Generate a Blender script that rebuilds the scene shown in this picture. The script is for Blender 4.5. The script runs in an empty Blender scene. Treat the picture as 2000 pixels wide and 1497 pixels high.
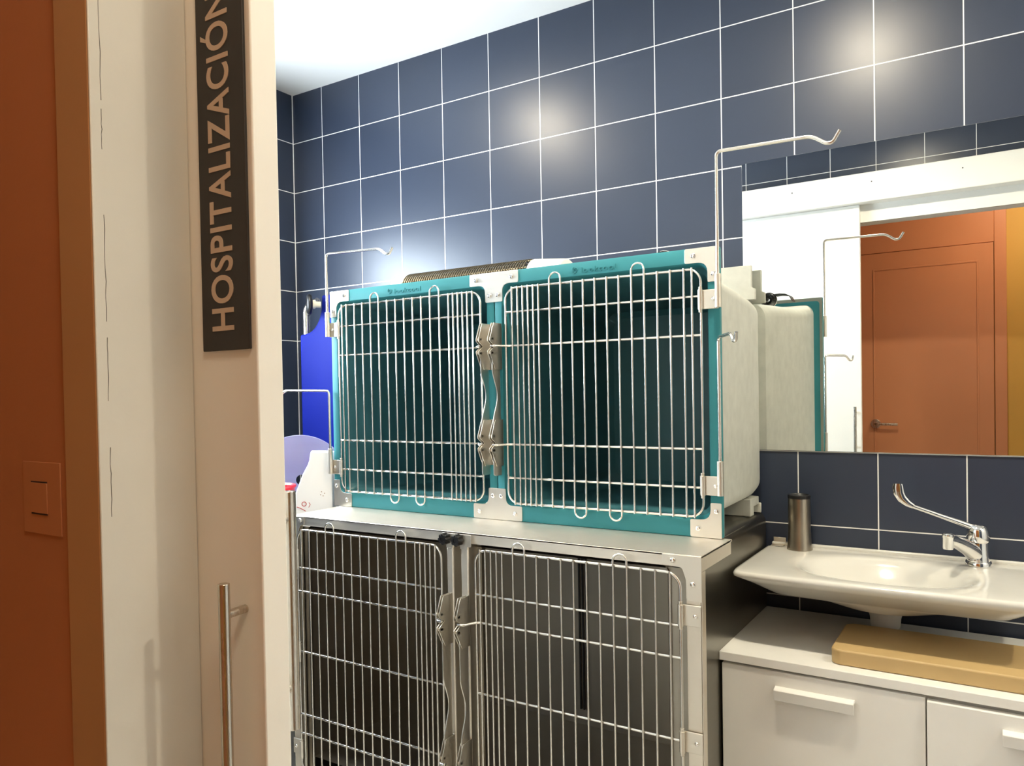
import bpy, bmesh, math, random
from mathutils import Vector, Matrix
random.seed(4)
PI = math.pi
C = bpy.context.scene.collection
SC = bpy.context.scene

# ------------------------------------------------------------------ camera, world, exposure
cd = bpy.data.cameras.new('camera'); cam = bpy.data.objects.new('camera', cd); C.objects.link(cam)
cd.sensor_fit = 'HORIZONTAL'; cd.sensor_width = 36.0
cd.lens = 1485.5 * 36.0 / 2000.0
cd.shift_x = -32.3 / 2000.0; cd.shift_y = 45.05 / 2000.0
cd.clip_start = 0.01
_c, _s = math.cos(.55), math.sin(.55)
_B = Matrix(((_c, _s, 0), (0, 0, -1), (-_s, _c, 0)))
_r = Vector((.0165, .0047, -.0173))
_R = Matrix.Rotation(_r.length, 3, _r.normalized()) @ _B
_W = Matrix((_R[0], -_R[1], -_R[2])).transposed()
cam.matrix_world = Matrix.Translation((2.4695, -2.1498, 1.3002)) @ _W.to_4x4()
SC.camera = cam
w = bpy.data.worlds.new('world'); SC.world = w; w.use_nodes = True
w.node_tree.nodes['Background'].inputs[0].default_value = (.9, .8, .65, 1)
w.node_tree.nodes['Background'].inputs[1].default_value = 0.02
SC.view_settings.view_transform = 'Standard'; SC.view_settings.look = 'None'
SC.view_settings.gamma = 1.0; SC.view_settings.use_curve_mapping = False
SC.view_settings.exposure = 1.6
LAMP_WARM = 300.0      # radiance of each recessed downlight lens
ASSUMED_WINDOW_COOL = 14.5     # radiance of the assumed, unseen frosted window on the left wall
CORRIDOR_FILL = 18.0  # unseen corridor lamp, added to brighten the door face and cabinet front

# ------------------------------------------------------------------ materials
def node_mat(name):
    m = bpy.data.materials.new(name); m.use_nodes = True
    return m, m.node_tree.nodes, m.node_tree.links, m.node_tree.nodes['Principled BSDF']

def mat(name, col, rough=.5, metal=0., noise=0., nscale=30., bump=0., bscale=200., spec=.5, trans=0., ior=1.45, coat=0., stretch=None):
    m, N, L, p = node_mat(name)
    p.inputs['Base Color'].default_value = (*col, 1)
    p.inputs['Roughness'].default_value = rough; p.inputs['Metallic'].default_value = metal
    p.inputs['Specular IOR Level'].default_value = spec
    p.inputs['Transmission Weight'].default_value = trans; p.inputs['IOR'].default_value = ior
    p.inputs['Coat Weight'].default_value = coat
    tc = N.new('ShaderNodeTexCoord'); src = tc.outputs['Object']
    if stretch:
        mp = N.new('ShaderNodeMapping'); mp.inputs['Scale'].default_value = stretch
        L.new(src, mp.inputs['Vector']); src = mp.outputs['Vector']
    if noise or not bump:
        n = N.new('ShaderNodeTexNoise'); n.inputs['Scale'].default_value = nscale; n.inputs['Detail'].default_value = 4
        L.new(src, n.inputs['Vector'])
        r = N.new('ShaderNodeMapRange'); r.inputs['From Min'].default_value = .3; r.inputs['From Max'].default_value = .7
        r.inputs['To Min'].default_value = 1 - noise; r.inputs['To Max'].default_value = 1 + noise
        L.new(n.outputs['Fac'], r.inputs['Value'])
        mx = N.new('ShaderNodeVectorMath'); mx.operation = 'SCALE'; mx.inputs[0].default_value = col
        L.new(r.outputs['Result'], mx.inputs['Scale']); L.new(mx.outputs['Vector'], p.inputs['Base Color'])
    if bump:
        n2 = N.new('ShaderNodeTexNoise'); n2.inputs['Scale'].default_value = bscale; n2.inputs['Detail'].default_value = 3
        L.new(src, n2.inputs['Vector'])
        b = N.new('ShaderNodeBump'); b.inputs['Strength'].default_value = bump; b.inputs['Distance'].default_value = .002
        L.new(n2.outputs['Fac'], b.inputs['Height']); L.new(b.outputs['Normal'], p.inputs['Normal'])
    return m

def brushed(name, col, rough, stretch, var=.10, bump=.06):
    """brushed steel: fine streaks vary the roughness and the normal"""
    m, N, L, p = node_mat(name)
    p.inputs['Base Color'].default_value = (*col, 1); p.inputs['Metallic'].default_value = 1.0
    tc = N.new('ShaderNodeTexCoord'); mp = N.new('ShaderNodeMapping'); mp.inputs['Scale'].default_value = stretch
    n = N.new('ShaderNodeTexNoise'); n.inputs['Scale'].default_value = 6; n.inputs['Detail'].default_value = 6
    L.new(tc.outputs['Object'], mp.inputs['Vector']); L.new(mp.outputs['Vector'], n.inputs['Vector'])
    r = N.new('ShaderNodeMapRange'); r.inputs['To Min'].default_value = rough - var; r.inputs['To Max'].default_value = rough + var
    L.new(n.outputs['Fac'], r.inputs['Value']); L.new(r.outputs['Result'], p.inputs['Roughness'])
    b = N.new('ShaderNodeBump'); b.inputs['Strength'].default_value = bump; b.inputs['Distance'].default_value = .001
    L.new(n.outputs['Fac'], b.inputs['Height']); L.new(b.outputs['Normal'], p.inputs['Normal'])
    return m

def emis(name, col, k):
    m, N, L, p = node_mat(name)
    p.inputs['Base Color'].default_value = (.8, .8, .8, 1)
    p.inputs['Emission Color'].default_value = (*col, 1); p.inputs['Emission Strength'].default_value = k
    return m

def tile_mat(name, col, axis, u0, v0, size=.2, grout=.003, gcol=(.80, .80, .78), rough=.33, corner=None):
    m, N, L, p = node_mat(name)
    g = N.new('ShaderNodeNewGeometry'); sx = N.new('ShaderNodeSeparateXYZ'); L.new(g.outputs['Position'], sx.inputs[0])
    def M(op, a, b=None):
        n = N.new('ShaderNodeMath'); n.operation = op
        for i, v in enumerate((a, b)):
            if v is None: continue
            if hasattr(v, 'links'): L.new(v, n.inputs[i])
            else: n.inputs[i].default_value = v
        return n.outputs[0]
    def line(v, o):
        q = M('FLOORED_MODULO', M('SUBTRACT', v, o), size)
        d = M('MINIMUM', q, M('SUBTRACT', size, q))
        return M('LESS_THAN', d, grout / 2), M('FLOOR', M('DIVIDE', M('SUBTRACT', v, o), size))
    U = sx.outputs[axis]; V = sx.outputs['Z']
    a, iu = line(U, u0); b, iv = line(V, v0)
    mask = M('MAXIMUM', a, b)
    if corner: mask = M('MAXIMUM', mask, M('GREATER_THAN', U, corner))
    wn = N.new('ShaderNodeTexWhiteNoise'); wn.noise_dimensions = '2D'
    cb = N.new('ShaderNodeCombineXYZ'); L.new(iu, cb.inputs[0]); L.new(iv, cb.inputs[1]); L.new(cb.outputs[0], wn.inputs['Vector'])
    k = M('ADD', M('MULTIPLY', wn.outputs['Value'], .16), .92)
    sc = N.new('ShaderNodeVectorMath'); sc.operation = 'SCALE'; sc.inputs[0].default_value = col; L.new(k, sc.inputs['Scale'])
    mix = N.new('ShaderNodeMix'); mix.data_type = 'RGBA'
    L.new(mask, mix.inputs[0]); L.new(sc.outputs['Vector'], mix.inputs[6]); mix.inputs[7].default_value = (*gcol, 1)
    L.new(mix.outputs[2], p.inputs['Base Color'])
    rr = N.new('ShaderNodeMapRange'); L.new(mask, rr.inputs['Value']); rr.inputs['To Min'].default_value = rough; rr.inputs['To Max'].default_value = .8
    L.new(rr.outputs['Result'], p.inputs['Roughness'])
    ns = N.new('ShaderNodeTexNoise'); ns.inputs['Scale'].default_value = 7; L.new(g.outputs['Position'], ns.inputs['Vector'])
    h = M('ADD', M('MULTIPLY', mask, -1.0), M('MULTIPLY', ns.outputs['Fac'], .25))
    bp = N.new('ShaderNodeBump'); bp.inputs['Strength'].default_value = .35; bp.inputs['Distance'].default_value = .001
    L.new(h, bp.inputs['Height']); L.new(bp.outputs['Normal'], p.inputs['Normal'])
    return m

NAVY = (.030, .041, .070)
MT = {
 'tile_back': tile_mat('navy wall tile', NAVY, 'X', 0.0, 2.53),
 'tile_left': tile_mat('navy wall tile side', NAVY, 'Y', -.17, 2.53, corner=-.005),
 'tile_front': tile_mat('navy wall tile front', NAVY, 'X', .19, 2.33),
 'ceiling': mat('ceiling paint', (.86, .86, .84), .8, bump=.1, bscale=90),
 'floor': mat('floor vinyl', (.56, .54, .49), .5, noise=.08, nscale=8),
 'white_paint': mat('cream white paint', (.81, .805, .77), .45, noise=.02, nscale=4, bump=.08, bscale=60),
 'plaster': mat('worn cream plaster', (.63, .62, .575), .75, noise=.05, nscale=5, bump=.25, bscale=40),
 'orange': mat('orange wall paint', (.55, .235, .115), .55, noise=.06, nscale=3, bump=.1, bscale=120),
 'orange_trim': mat('brown orange gloss paint', (.56, .34, .18), .45, noise=.05, nscale=5),
 'orange_door': mat('orange door lacquer', (.50, .21, .10), .35, noise=.05, nscale=2),
 'yellow': mat('ochre yellow wall paint', (.50, .29, .055), .6, noise=.04, nscale=3, bump=.1, bscale=120),
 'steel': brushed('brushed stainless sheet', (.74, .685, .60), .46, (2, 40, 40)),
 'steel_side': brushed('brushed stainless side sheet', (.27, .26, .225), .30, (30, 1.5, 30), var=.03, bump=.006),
 'plate': brushed('satin stainless plate', (.72, .67, .59), .42, (30, 30, 3), var=.06),
 'wire': mat('stainless wire', (.74, .71, .66), .24, 1.0, noise=.03, nscale=80),
 'tumbler': brushed('dark brushed steel tumbler', (.42, .37, .30), .30, (3, 3, 60), var=.04, bump=.01),
 'chrome': mat('polished chrome', (.82, .81, .80), .06, 1.0, noise=.01),
 'handle': brushed('satin steel handle', (.60, .56, .50), .27, (60, 60, 2), var=.05, bump=.02),
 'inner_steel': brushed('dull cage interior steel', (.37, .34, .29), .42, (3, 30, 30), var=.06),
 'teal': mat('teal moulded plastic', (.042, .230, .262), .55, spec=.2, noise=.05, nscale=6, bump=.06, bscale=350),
 'teal_in': mat('shade darkened teal liner plastic', (.045, .150, .172), .40, noise=.08, nscale=5, bump=.05, bscale=200),  # frame teal darkened, shade inside the cage put into the colour
 'shell': mat('pale grey speckled shell', (.50, .51, .46), .55, noise=.07, nscale=28, bump=.35, bscale=55),
 'flange_grey': mat('mid grey flange plastic', (.30, .32, .28), .55, noise=.05, nscale=20),
 'rubber': mat('black rubber', (.012, .012, .013), .35, noise=.1, nscale=60),
 'black_strap': mat('black nylon strap', (.012, .012, .013), .45, bump=.2, bscale=600),
 'blue': mat('royal blue vinyl', (.003, .009, .16), .60, spec=.12, noise=.06, nscale=6, bump=.12, bscale=25),
 'hub': mat('cream plastic hub', (.72, .66, .48), .4, noise=.03),
 'bag': mat('white paper bag', (.86, .86, .87), .6, noise=.02, nscale=9, bump=.2, bscale=18),
 'red': mat('red plastic', (.62, .02, .035), .3, noise=.03),
 'redink': mat('red ink', (.45, .02, .02), .7),
 'brownink': mat('brown ink', (.25, .13, .06), .7),
 'ceramic': mat('glazed white ceramic', (.70, .69, .645), .15, noise=.01, spec=.5, coat=.3),
 'laminate': mat('cream white laminate', (.88, .87, .835), .42, noise=.02, nscale=7),
 'dark_gap': mat('dark cabinet carcass', (.10, .09, .08), .7),
 'board': mat('tan board', (.57, .40, .185), .42, noise=.05, nscale=9, bump=.08, bscale=70),
 'sign': mat('charcoal sign plastic', (.030, .026, .024), .55, noise=.08, nscale=60),
 'letters': mat('beige sign lettering', (.52, .40, .30), .6),
 'grille': mat('dark brass grille', (.20, .17, .12), .38, .85, noise=.08, nscale=50),
 'heater_white': mat('white enamel', (.84, .82, .76), .35, noise=.02),
 'switch': mat('tan switch plastic', (.56, .25, .125), .4, noise=.02),
 'switch_dark': mat('dark switch gap', (.05, .03, .03), .6),
 'pvc': mat('white plastic pipe', (.75, .73, .68), .35, noise=.02),
 'dark_hole': mat('dark screw hole and grille shade', (.02, .02, .02), .7),
}
m, N, L, p = node_mat('mirror silver'); MT['mirror'] = m
p.inputs['Base Color'].default_value = (.90, .91, .885, 1); p.inputs['Metallic'].default_value = 1; p.inputs['Roughness'].default_value = 0.0
tx = N.new('ShaderNodeTexNoise'); tx.inputs['Scale'].default_value = 2.0
rr = N.new('ShaderNodeMapRange'); rr.inputs['To Min'].default_value = 0.0; rr.inputs['To Max'].default_value = .004
L.new(tx.outputs['Fac'], rr.inputs['Value']); L.new(rr.outputs['Result'], p.inputs['Roughness'])
m, N, L, p = node_mat('translucent collar plastic'); MT['collar'] = m
p.inputs['Base Color'].default_value = (.74, .74, .93, 1); p.inputs['Roughness'].default_value = .22
tr = N.new('ShaderNodeBsdfTransparent'); tr.inputs[0].default_value = (.72, .73, .93, 1)
mx = N.new('ShaderNodeMixShader'); mx.inputs[0].default_value = .50
L.new(tr.outputs[0], mx.inputs[1]); L.new(p.outputs[0], mx.inputs[2]); L.new(mx.outputs[0], N['Material Output'].inputs[0])
MT['lens'] = emis('warm downlight lens', (1.0, .885, .675), LAMP_WARM)
MT['assumed_window_glow'] = emis('frosted glass of assumed window', (.78, .90, 1.0), ASSUMED_WINDOW_COOL)
MT['corridor_lens'] = emis('corridor fill lamp glass', (1.0, .84, .60), CORRIDOR_FILL)

# ------------------------------------------------------------------ mesh helpers
class MB:
    def __init__(s): s.v = []; s.f = []
    def add(s, vs, fs):
        o = len(s.v); s.v += [tuple(v) for v in vs]; s.f += [tuple(i + o for i in f) for f in fs]; return s
    def box(s, x0, x1, y0, y1, z0, z1):
        vs = [(x, y, z) for x in (x0, x1) for y in (y0, y1) for z in (z0, z1)]
        return s.add(vs, [(0, 1, 3, 2), (4, 6, 7, 5), (0, 4, 5, 1), (2, 3, 7, 6), (0, 2, 6, 4), (1, 5, 7, 3)])
    def rings(s, rings, closed_ends=True, loop=False):
        n = len(rings[0]); o = []
        for r in rings: o += list(r)
        fs = []; k = len(rings)
        for a in range(k if loop else k - 1):
            b = (a + 1) % k
            for i in range(n):
                j = (i + 1) % n
                fs.append((a * n + i, a * n + j, b * n + j, b * n + i))
        if closed_ends and not loop:
            fs.append(tuple(range(n))[::-1]); fs.append(tuple((k - 1) * n + i for i in range(n)))
        return s.add(o, fs)
    def tube(s, path, r, seg=10, closed=False, taper=None):
        P = [Vector(q) for q in path]; n = len(P); rs = []; prev = None
        for i in range(n):
            if closed: t = (P[(i + 1) % n] - P[i - 1]).normalized()
            else: t = (P[min(i + 1, n - 1)] - P[max(i - 1, 0)]).normalized()
            if prev is None:
                a = Vector((0, 0, 1)) if abs(t.z) < .9 else Vector((0, 1, 0))
                u = t.cross(a).normalized()
            else:
                u = (prev - t * prev.dot(t)).normalized()
            prev = u; v = t.cross(u)
            rad = r if taper is None else taper[i]
            rs.append([P[i] + (u * math.cos(2 * PI * k / seg) + v * math.sin(2 * PI * k / seg)) * rad for k in range(seg)])
        return s.rings(rs, loop=closed)
    def cyl(s, p0, p1, r, seg=20, r1=None):
        return s.tube([p0, p1], r, seg, taper=[r, r if r1 is None else r1])
    def prism(s, poly, axis, d0, d1):
        """poly: 2-D outline; axis 'Y' -> (x,z), 'X' -> (y,z), 'Z' -> (x,y)"""
        def P(q, d):
            return {'Y': (q[0], d, q[1]), 'X': (d, q[0], q[1]), 'Z': (q[0], q[1], d)}[axis]
        return s.rings([[P(q, d0) for q in poly], [P(q, d1) for q in poly]])
    def ringplate(s, outer, inner, y0, y1):
        f = lambda L_, y: [(q[0], y, q[1]) for q in L_]
        return s.rings([f(outer, y0), f(inner, y0), f(inner, y1), f(outer, y1)], loop=True)
    def lathe(s, prof, c, seg=36, axis='Z'):
        rs = []
        for r, h in prof:
            ring = []
            for k in range(seg):
                a = 2 * PI * k / seg; q = (r * math.cos(a), r * math.sin(a))
                d = {'Z': (q[0], q[1], h), 'Y': (q[0], h, q[1]), 'X': (h, q[0], q[1])}[axis]
                ring.append(Vector(c) + Vector(d))
            rs.append(ring)
        return s.rings(rs)

def rrect(x0, x1, z0, z1, r, n=6):
    o = []
    for cx, cz, a0 in ((x1 - r, z1 - r, 0), (x0 + r, z1 - r, PI / 2), (x0 + r, z0 + r, PI), (x1 - r, z0 + r, 1.5 * PI)):
        for k in range(n + 1):
            a = a0 + PI / 2 * k / n
            o.append((cx + r * math.cos(a), cz + r * math.sin(a)))
    return o

def fillet(path, r, n=6):
    P = [Vector(q) for q in path]; o = [P[0]]
    for i in range(1, len(P) - 1):
        a = (P[i - 1] - P[i]); b = (P[i + 1] - P[i]); rr = min(r, a.length * .49, b.length * .49)
        p0 = P[i] + a.normalized() * rr; p1 = P[i] + b.normalized() * rr
        for k in range(n + 1):
            t = k / n; o.append(p0 * (1 - t) ** 2 + P[i] * 2 * t * (1 - t) + p1 * t * t)
    o.append(P[-1]); return o

def finish(name, mb, material, origin=(0, 0, 0), bevel=0., bseg=2, smooth=40, fn=None):
    me = bpy.data.meshes.new(name)
    o = Vector(origin)
    vs = [Vector(fn(*v)) if fn else Vector(v) for v in mb.v]
    me.from_pydata([v - o for v in vs], [], mb.f)
    bm = bmesh.new(); bm.from_mesh(me); bmesh.ops.recalc_face_normals(bm, faces=bm.faces); bm.to_mesh(me); bm.free()
    for q in me.polygons: q.use_smooth = True
    me.set_sharp_from_angle(angle=math.radians(smooth))
    me.materials.append(MT[material] if isinstance(material, str) else material)
    ob = bpy.data.objects.new(name, me); C.objects.link(ob)
    if bevel:
        b = ob.modifiers.new('bevel', 'BEVEL'); b.width = bevel; b.segments = bseg; b.limit_method = 'ANGLE'; b.angle_limit = math.radians(35)
    return ob

def base(o):
    while o.parent: o = o.parent
    return o.location

def tag(o, label=None, cat=None, group=None, kind=None):
    if label: o['label'] = label
    if cat: o['category'] = cat
    if group: o['group'] = group
    if kind: o['kind'] = kind
    return o

def thing(name, loc, label, cat, group=None):
    e = bpy.data.objects.new(name, None); C.objects.link(e); e.location = loc; e.empty_display_size = .05
    return tag(e, label, cat, group)

def part(name, mb, material, parent, **k):
    ob = finish(name, mb, material, origin=base(parent), **k); ob.parent = parent; return ob

def whole(name, mb, material, loc, label, cat, group=None, **k):
    ob = finish(name, mb, material, origin=loc, **k); ob.location = loc
    return tag(ob, label, cat, group)

def struct(name, mb, material, parent=None, label=None, cat=None, **k):
    if parent:
        return part(name, mb, material, parent, **k)
    ob = finish(name, mb, material, **k); tag(ob, label, cat, kind='structure'); return ob

def clone(ob, parent, dx=0, dy=0, dz=0):
    c = ob.copy(); C.objects.link(c); c.parent = parent; c.location = ob.location + Vector((dx, dy, dz)); return c

def text_mesh(body, cap, length, depth, weight=0.0):
    """flat lettering in the XY plane as (verts, faces), scaled to a cap height and a total length"""
    cu = bpy.data.curves.new('lettering', 'FONT'); cu.body = body; cu.size = 1.0; cu.extrude = depth; cu.resolution_u = 6; cu.offset = weight
    cu.space_character = 1.08
    o = bpy.data.objects.new('lettering', cu); C.objects.link(o)
    bpy.context.view_layer.update()
    me = bpy.data.meshes.new_from_object(o.evaluated_get(bpy.context.evaluated_depsgraph_get()))
    xs = [v.co.x for v in me.vertices]; x0, x1 = min(xs), max(xs)
    caph = .69
    vs = [((v.co.x - x0) * length / (x1 - x0), v.co.y * cap / caph, v.co.z) for v in me.vertices]
    fs = [tuple(q.vertices) for q in me.polygons]
    bpy.data.objects.remove(o); bpy.data.meshes.remove(me); bpy.data.curves.remove(cu)
    return vs, fs

# ------------------------------------------------------------------ room shell
XL, XR, CEIL = .035, 3.80, 2.525
YF0, YF1 = -1.72, -1.805           # room face and corridor face of the doorway wall
OX0, OX1, OZ = 1.832, 2.80, 2.07   # doorway opening
YC = -2.72                         # far corridor wall
struct('wall_back', MB().box(-.1, XR + .1, 0, .1, 0, CEIL + .1), 'tile_back')
# left wall with an opening for the assumed window
WY0, WY1, WZ0, WZ1 = -1.25, -.45, 1.38, 2.02
mb = MB()
mb.box(XL - .1, XL, YF0, 0, 0, WZ0); mb.box(XL - .1, XL, YF0, 0, WZ1, CEIL + .1)
mb.box(XL - .1, XL, YF0, WY0, WZ0, WZ1); mb.box(XL - .1, XL, WY1, 0, WZ0, WZ1)
struct('wall_left', mb, 'tile_left')
struct('wall_right', MB().box(XR, XR + .1, YF0, 0, 0, CEIL + .1), 'white_paint')
mb = MB()
mb.box(XL - .1, OX0 - .031, YF0 - .004, YF0, 0, CEIL + .1); mb.box(OX0 - .031, OX0, YF0 - .004, YF0, OZ + .002, CEIL + .1); mb.box(OX1, XR + .1, YF0 - .004, YF0, 0, CEIL + .1)
mb.box(OX0, OX1, YF0 - .004, YF0, OZ, CEIL + .1)
struct('wall_front', mb, 'tile_front')
mb = MB()
mb.prism([(OX0 - .03, YF1 + .0045), (OX0 + .0172, YF1 + .0045), (OX0 + .0172, YF1 - .0065), (OX0 + .0195, YF1 - .0065), (OX0, YF0 + .0082), (OX0 - .03, YF0 + .0082)], 'Z', 0, OZ + .001)
mb.box(OX0 - .03, OX0 - .001, YF1 + .0045, YF0 - .0045, OZ + .001, CEIL + .1); mb.box(OX1, OX1 + .045, YF1 + .004, YF0 - .004, 0, CEIL + .1)
mb.box(OX0, OX1, YF1 + .004, YF0 - .004, OZ, CEIL + .1)
rev = struct('wall_doorway_reveal', mb, 'plaster', bevel=.002)
random.seed(8)
for za, zb in ((1.70, 1.545), (1.538, 1.505), (1.452, 1.365), (1.352, 1.30), (1.262, 1.205)):
    n_ = 9; yy = YF1 + .0035
    pts_ = [(OX0 + .0195 - .0195 * (yy + .0065 - YF1) / (YF0 + .0147 - YF1) - .0001, yy + random.uniform(-.0005, .0005), za + (zb - za) * k / (n_ - 1)) for k in range(n_)]
    struct('hairline_crack', MB().tube(pts_, .00035, 5), 'dark_gap', parent=rev)
mb = MB()
mb.box(-.4, OX0 + .017, YF1, YF1 + .004, 0, CEIL + .1); mb.box(OX1 + .001, XR + .6, YF1, YF1 + .004, 0, CEIL + .1)
mb.box(OX0 + .017, OX1 + .001, YF1, YF1 + .004, OZ + .001, CEIL + .1)
struct('wall_corridor_inner', mb, 'orange')
struct('wall_corridor_far', MB().box(-.4, XR + .6, YC - .1, YC, 0, CEIL + .1), 'yellow')
struct('wall_corridor_left', MB().box(-.5, -.4, YC - .1, YF1, 0, CEIL + .1), 'orange')
struct('wall_corridor_right', MB().box(XR + .6, XR + .7, YC - .1, YF1, 0, CEIL + .1), 'yellow')
struct('floor', MB().box(-.5, XR + .7, YC - .1, .1, -.08, 0), 'floor')
struct('ceiling', MB().box(-.5, XR + .7, YC - .1, .1, CEIL, CEIL + .08), 'ceiling')
# brown-orange edging strip on the corridor side of the doorway, and white trim round the opening on the room side
struct('trim_1', MB().box(1.797, OX0 + .017, YF1 - .006, YF1, 0, OZ + .05), 'orange_trim', bevel=.002)
mb = MB(); mb.box(OX0 - .06, OX1 + .06, YF0, YF0 + .008, OZ, OZ + .085); mb.box(OX0 - .06, OX0 - .031, YF0, YF0 + .008, 0, OZ)
mb.box(OX1, OX1 + .06, YF0, YF0 + .008, 0, OZ)
struct('trim_2', mb, 'white_paint', bevel=.001)
# pelmet over the sliding rail
pel = struct('trim_3', MB().box(.55, OX1 + .12, YF0, -1.645, 2.150, 2.283), 'white_paint', bevel=.003)
for x in (1.10, 1.63, 1.98, 2.34, 2.70):
    struct('screw_hole', MB().cyl((x, -1.6455, 2.238), (x, -1.6445, 2.238), .003, 10), 'dark_hole', parent=pel)
# unseen left-wall window, assumed from the cool tile glare: frosted pane glows by itself
win = struct('assumed_window_1', MB().ringplate([(a, b) for a, b in rrect(WY0, WY1, WZ0, WZ1, .004)], [(a, b) for a, b in rrect(WY0 + .035, WY1 - .035, WZ0 + .035, WZ1 - .035, .004)], XL - .06, XL - .01), 'white_paint', fn=lambda x, y, z: (y, x, z))
struct('assumed_window_pane', MB().box(XL - .045, XL - .04, WY0 + .03, WY1 - .03, WZ0 + .03, WZ1 - .03), 'assumed_window_glow', parent=win)

# sliding door (door_1): leaf hung on the room side of the doorway wall
DX, DY0, DY1 = 1.922, -1.7115, -1.684
d1 = struct('door_1', MB().box(.98, DX, DY0, DY1, .01, 2.149), 'white_paint', bevel=.0015)
mb = MB(); HX = 1.9405
def bar_handle(name, y_face, sgn, x, x_post, z0, z1, zp, r, parent):
    y = y_face + sgn * .0235
    t = MB().cyl((x, y, z0), (x, y, z1), r, 24)
    for z in zp:
        t.cyl((x, y, z), (x_post, y_face, z), r * .75, 16)
    return part(name, t, 'handle', parent, bevel=.0006)
bar_handle('pull_handle', DY0, -1, 1.9005, 1.8985, .60, 1.141, (.70, 1.1135), .0050, d1)
bar_handle('pull_handle', DY1, 1, 1.8975, 1.8975, .986, 1.212, (1.026, 1.186), .0068, d1)

# orange corridor door (door_2), seen in the mirror
d2 = struct('door_2', MB().box(1.775, 2.445, YC, YC + .03, .005, 2.075), 'orange_door', bevel=.002)
fr = MB(); fr.ringplate(rrect(1.845, 2.375, .15, 1.985, .004), rrect(1.855, 2.365, .16, 1.975, .004), YC + .029, YC + .033)
part('panel_moulding', fr, 'orange_door', d2, bevel=.002)
t = MB().box(1.715, 1.772, YC, YC + .022, 0, 2.45); t.box(2.448, 2.505, YC, YC + .022, 0, 2.45); t.box(1.772, 2.448, YC, YC + .022, 2.078, 2.45)
part('door_frame', t, 'orange_door', d2, bevel=.003)
t = MB().cyl((1.855, YC + .03, 1.09), (1.855, YC + .04, 1.09), .026, 28)
t.tube(fillet([(1.855, YC + .038, 1.09), (1.855, YC + .082, 1.09), (1.975, YC + .082, 1.088)], .02), .0085, 14)
part('lever_handle', t, 'handle', d2, bevel=.001)

# ------------------------------------------------------------------ lamps
def downlight(x, y, label):
    t = thing('ceiling_light', (x, y, CEIL), label, 'ceiling light', 'recessed downlights in the ceiling')
    part('trim_ring', MB().lathe([(.058, 0), (.058, -.004), (.050, -.008), (.046, -.004), (.046, 0)], (x, y, CEIL), 32), 'white_paint', t)
    part('lens', MB().lathe([(.0455, -.001), (.0455, -.003), (.001, -.004), (.001, -.001)], (x, y, CEIL), 32), 'lens', t)
downlight(.747, -.836, 'small round warm downlight in the ceiling nearest the left wall')
downlight(2.084, -.834, 'small round warm downlight in the ceiling above the doorway end of the cages')
downlight(3.42, -.835, 'assumed small round warm downlight in the ceiling nearest the right wall')  # unseen third lamp, assumed from even spacing, added to light the right side
t = thing('corridor_fill_lamp', (2.66, -2.12, CEIL), 'added round fill lamp, out of view in the orange corridor', 'ceiling lamp')
part('lamp_base', MB().lathe([(.15, 0), (.15, -.02), (.14, -.025), (.01, -.025)], (2.66, -2.12, CEIL), 40), 'white_paint', t)
part('lamp_shade', MB().lathe([(.135, -.0255), (.13, -.05), (.10, -.075), (.05, -.09), (.002, -.094)], (2.66, -2.12, CEIL), 40), 'corridor_lens', t)

# ------------------------------------------------------------------ shared wire-door, hinge, latch and screw builders
def screw_mb(x, y, z, r=.0058):
    t = MB().lathe([(r, 0), (r, -.001), (r * .8, -.0026), (r * .45, -.0032), (r * .42, -.0018), (.0005, -.0018)], (x, y, z), 14, 'Y'); return t

def wire_door(root, fx, xs, ring, rows, loops_top, loops_bot, y, hook_rows, hook_x, name='door'):
    """fx mirrors x; xs are bar positions; ring = (x_latch, x_hinge, z0, z1)"""
    x0, x1, z0, z1 = ring
    fn = lambda X, Y, Z: (fx(X), Y, Z)
    R = .0031
    loop = [(a, y, b) for a, b in rrect(x0, x1, z0, z1, .030, 7)]
    d = part(name, MB().tube(loop, R, 10, closed=True), 'wire', root, fn=fn)
    yb = y - .0050
    rb = .0023
    paired = {i for pr in loops_top + loops_bot for i in pr}
    proto = None; px = None
    for i, X in enumerate(xs, 1):
        if i in paired: continue
        if proto is None:
            proto = part('vertical_bar', MB().tube([(X, yb, z0 - .003), (X, yb, z1 + .003)], rb, 10), 'wire', d, fn=fn); px = fx(X)
        else:
            clone(proto, d, dx=fx(X) - px)
    for prs, top in ((loops_top, True), (loops_bot, False)):
        proto2 = None
        for a, b in prs:
            A, B = xs[a - 1], xs[b - 1]; r = (B - A) / 2; cx = (A + B) / 2; path = []
            if top:
                zc = z1 + .026 - r
                path = [(A, yb, z0 - .003)] + [(cx - r * math.cos(PI * k / 14), yb, zc + r * math.sin(PI * k / 14)) for k in range(15)] + [(B, yb, z0 - .003)]
            else:
                zc = z0 - .022 + r
                path = [(A, yb, z1 + .003)] + [(cx - r * math.cos(PI * k / 14), yb, zc - r * math.sin(PI * k / 14)) for k in range(15)] + [(B, yb, z1 + .003)]
            if proto2 is None:
                proto2 = part('hairpin_bar', MB().tube(path, rb, 10), 'wire', d, fn=fn); p2 = fx(cx)
            else:
                clone(proto2, d, dx=fx(cx) - p2)
    proto3 = None
    for z in rows:
        if z in hook_rows:
            path = fillet([(x1, y, z), (x0 + .004, y, z), (x0 - .012, y - .036, z), (hook_x, y - .036, z)], .012)
            part('latch_bar', MB().tube(path, R, 10), 'wire', d, fn=fn)
        elif proto3 is None:
            proto3 = part('horizontal_bar', MB().tube([(x0, y, z), (x1, y, z)], R * .95, 10), 'wire', d, fn=fn); z3 = z
        else:
            clone(proto3, d, dz=z - z3)
    return d

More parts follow.
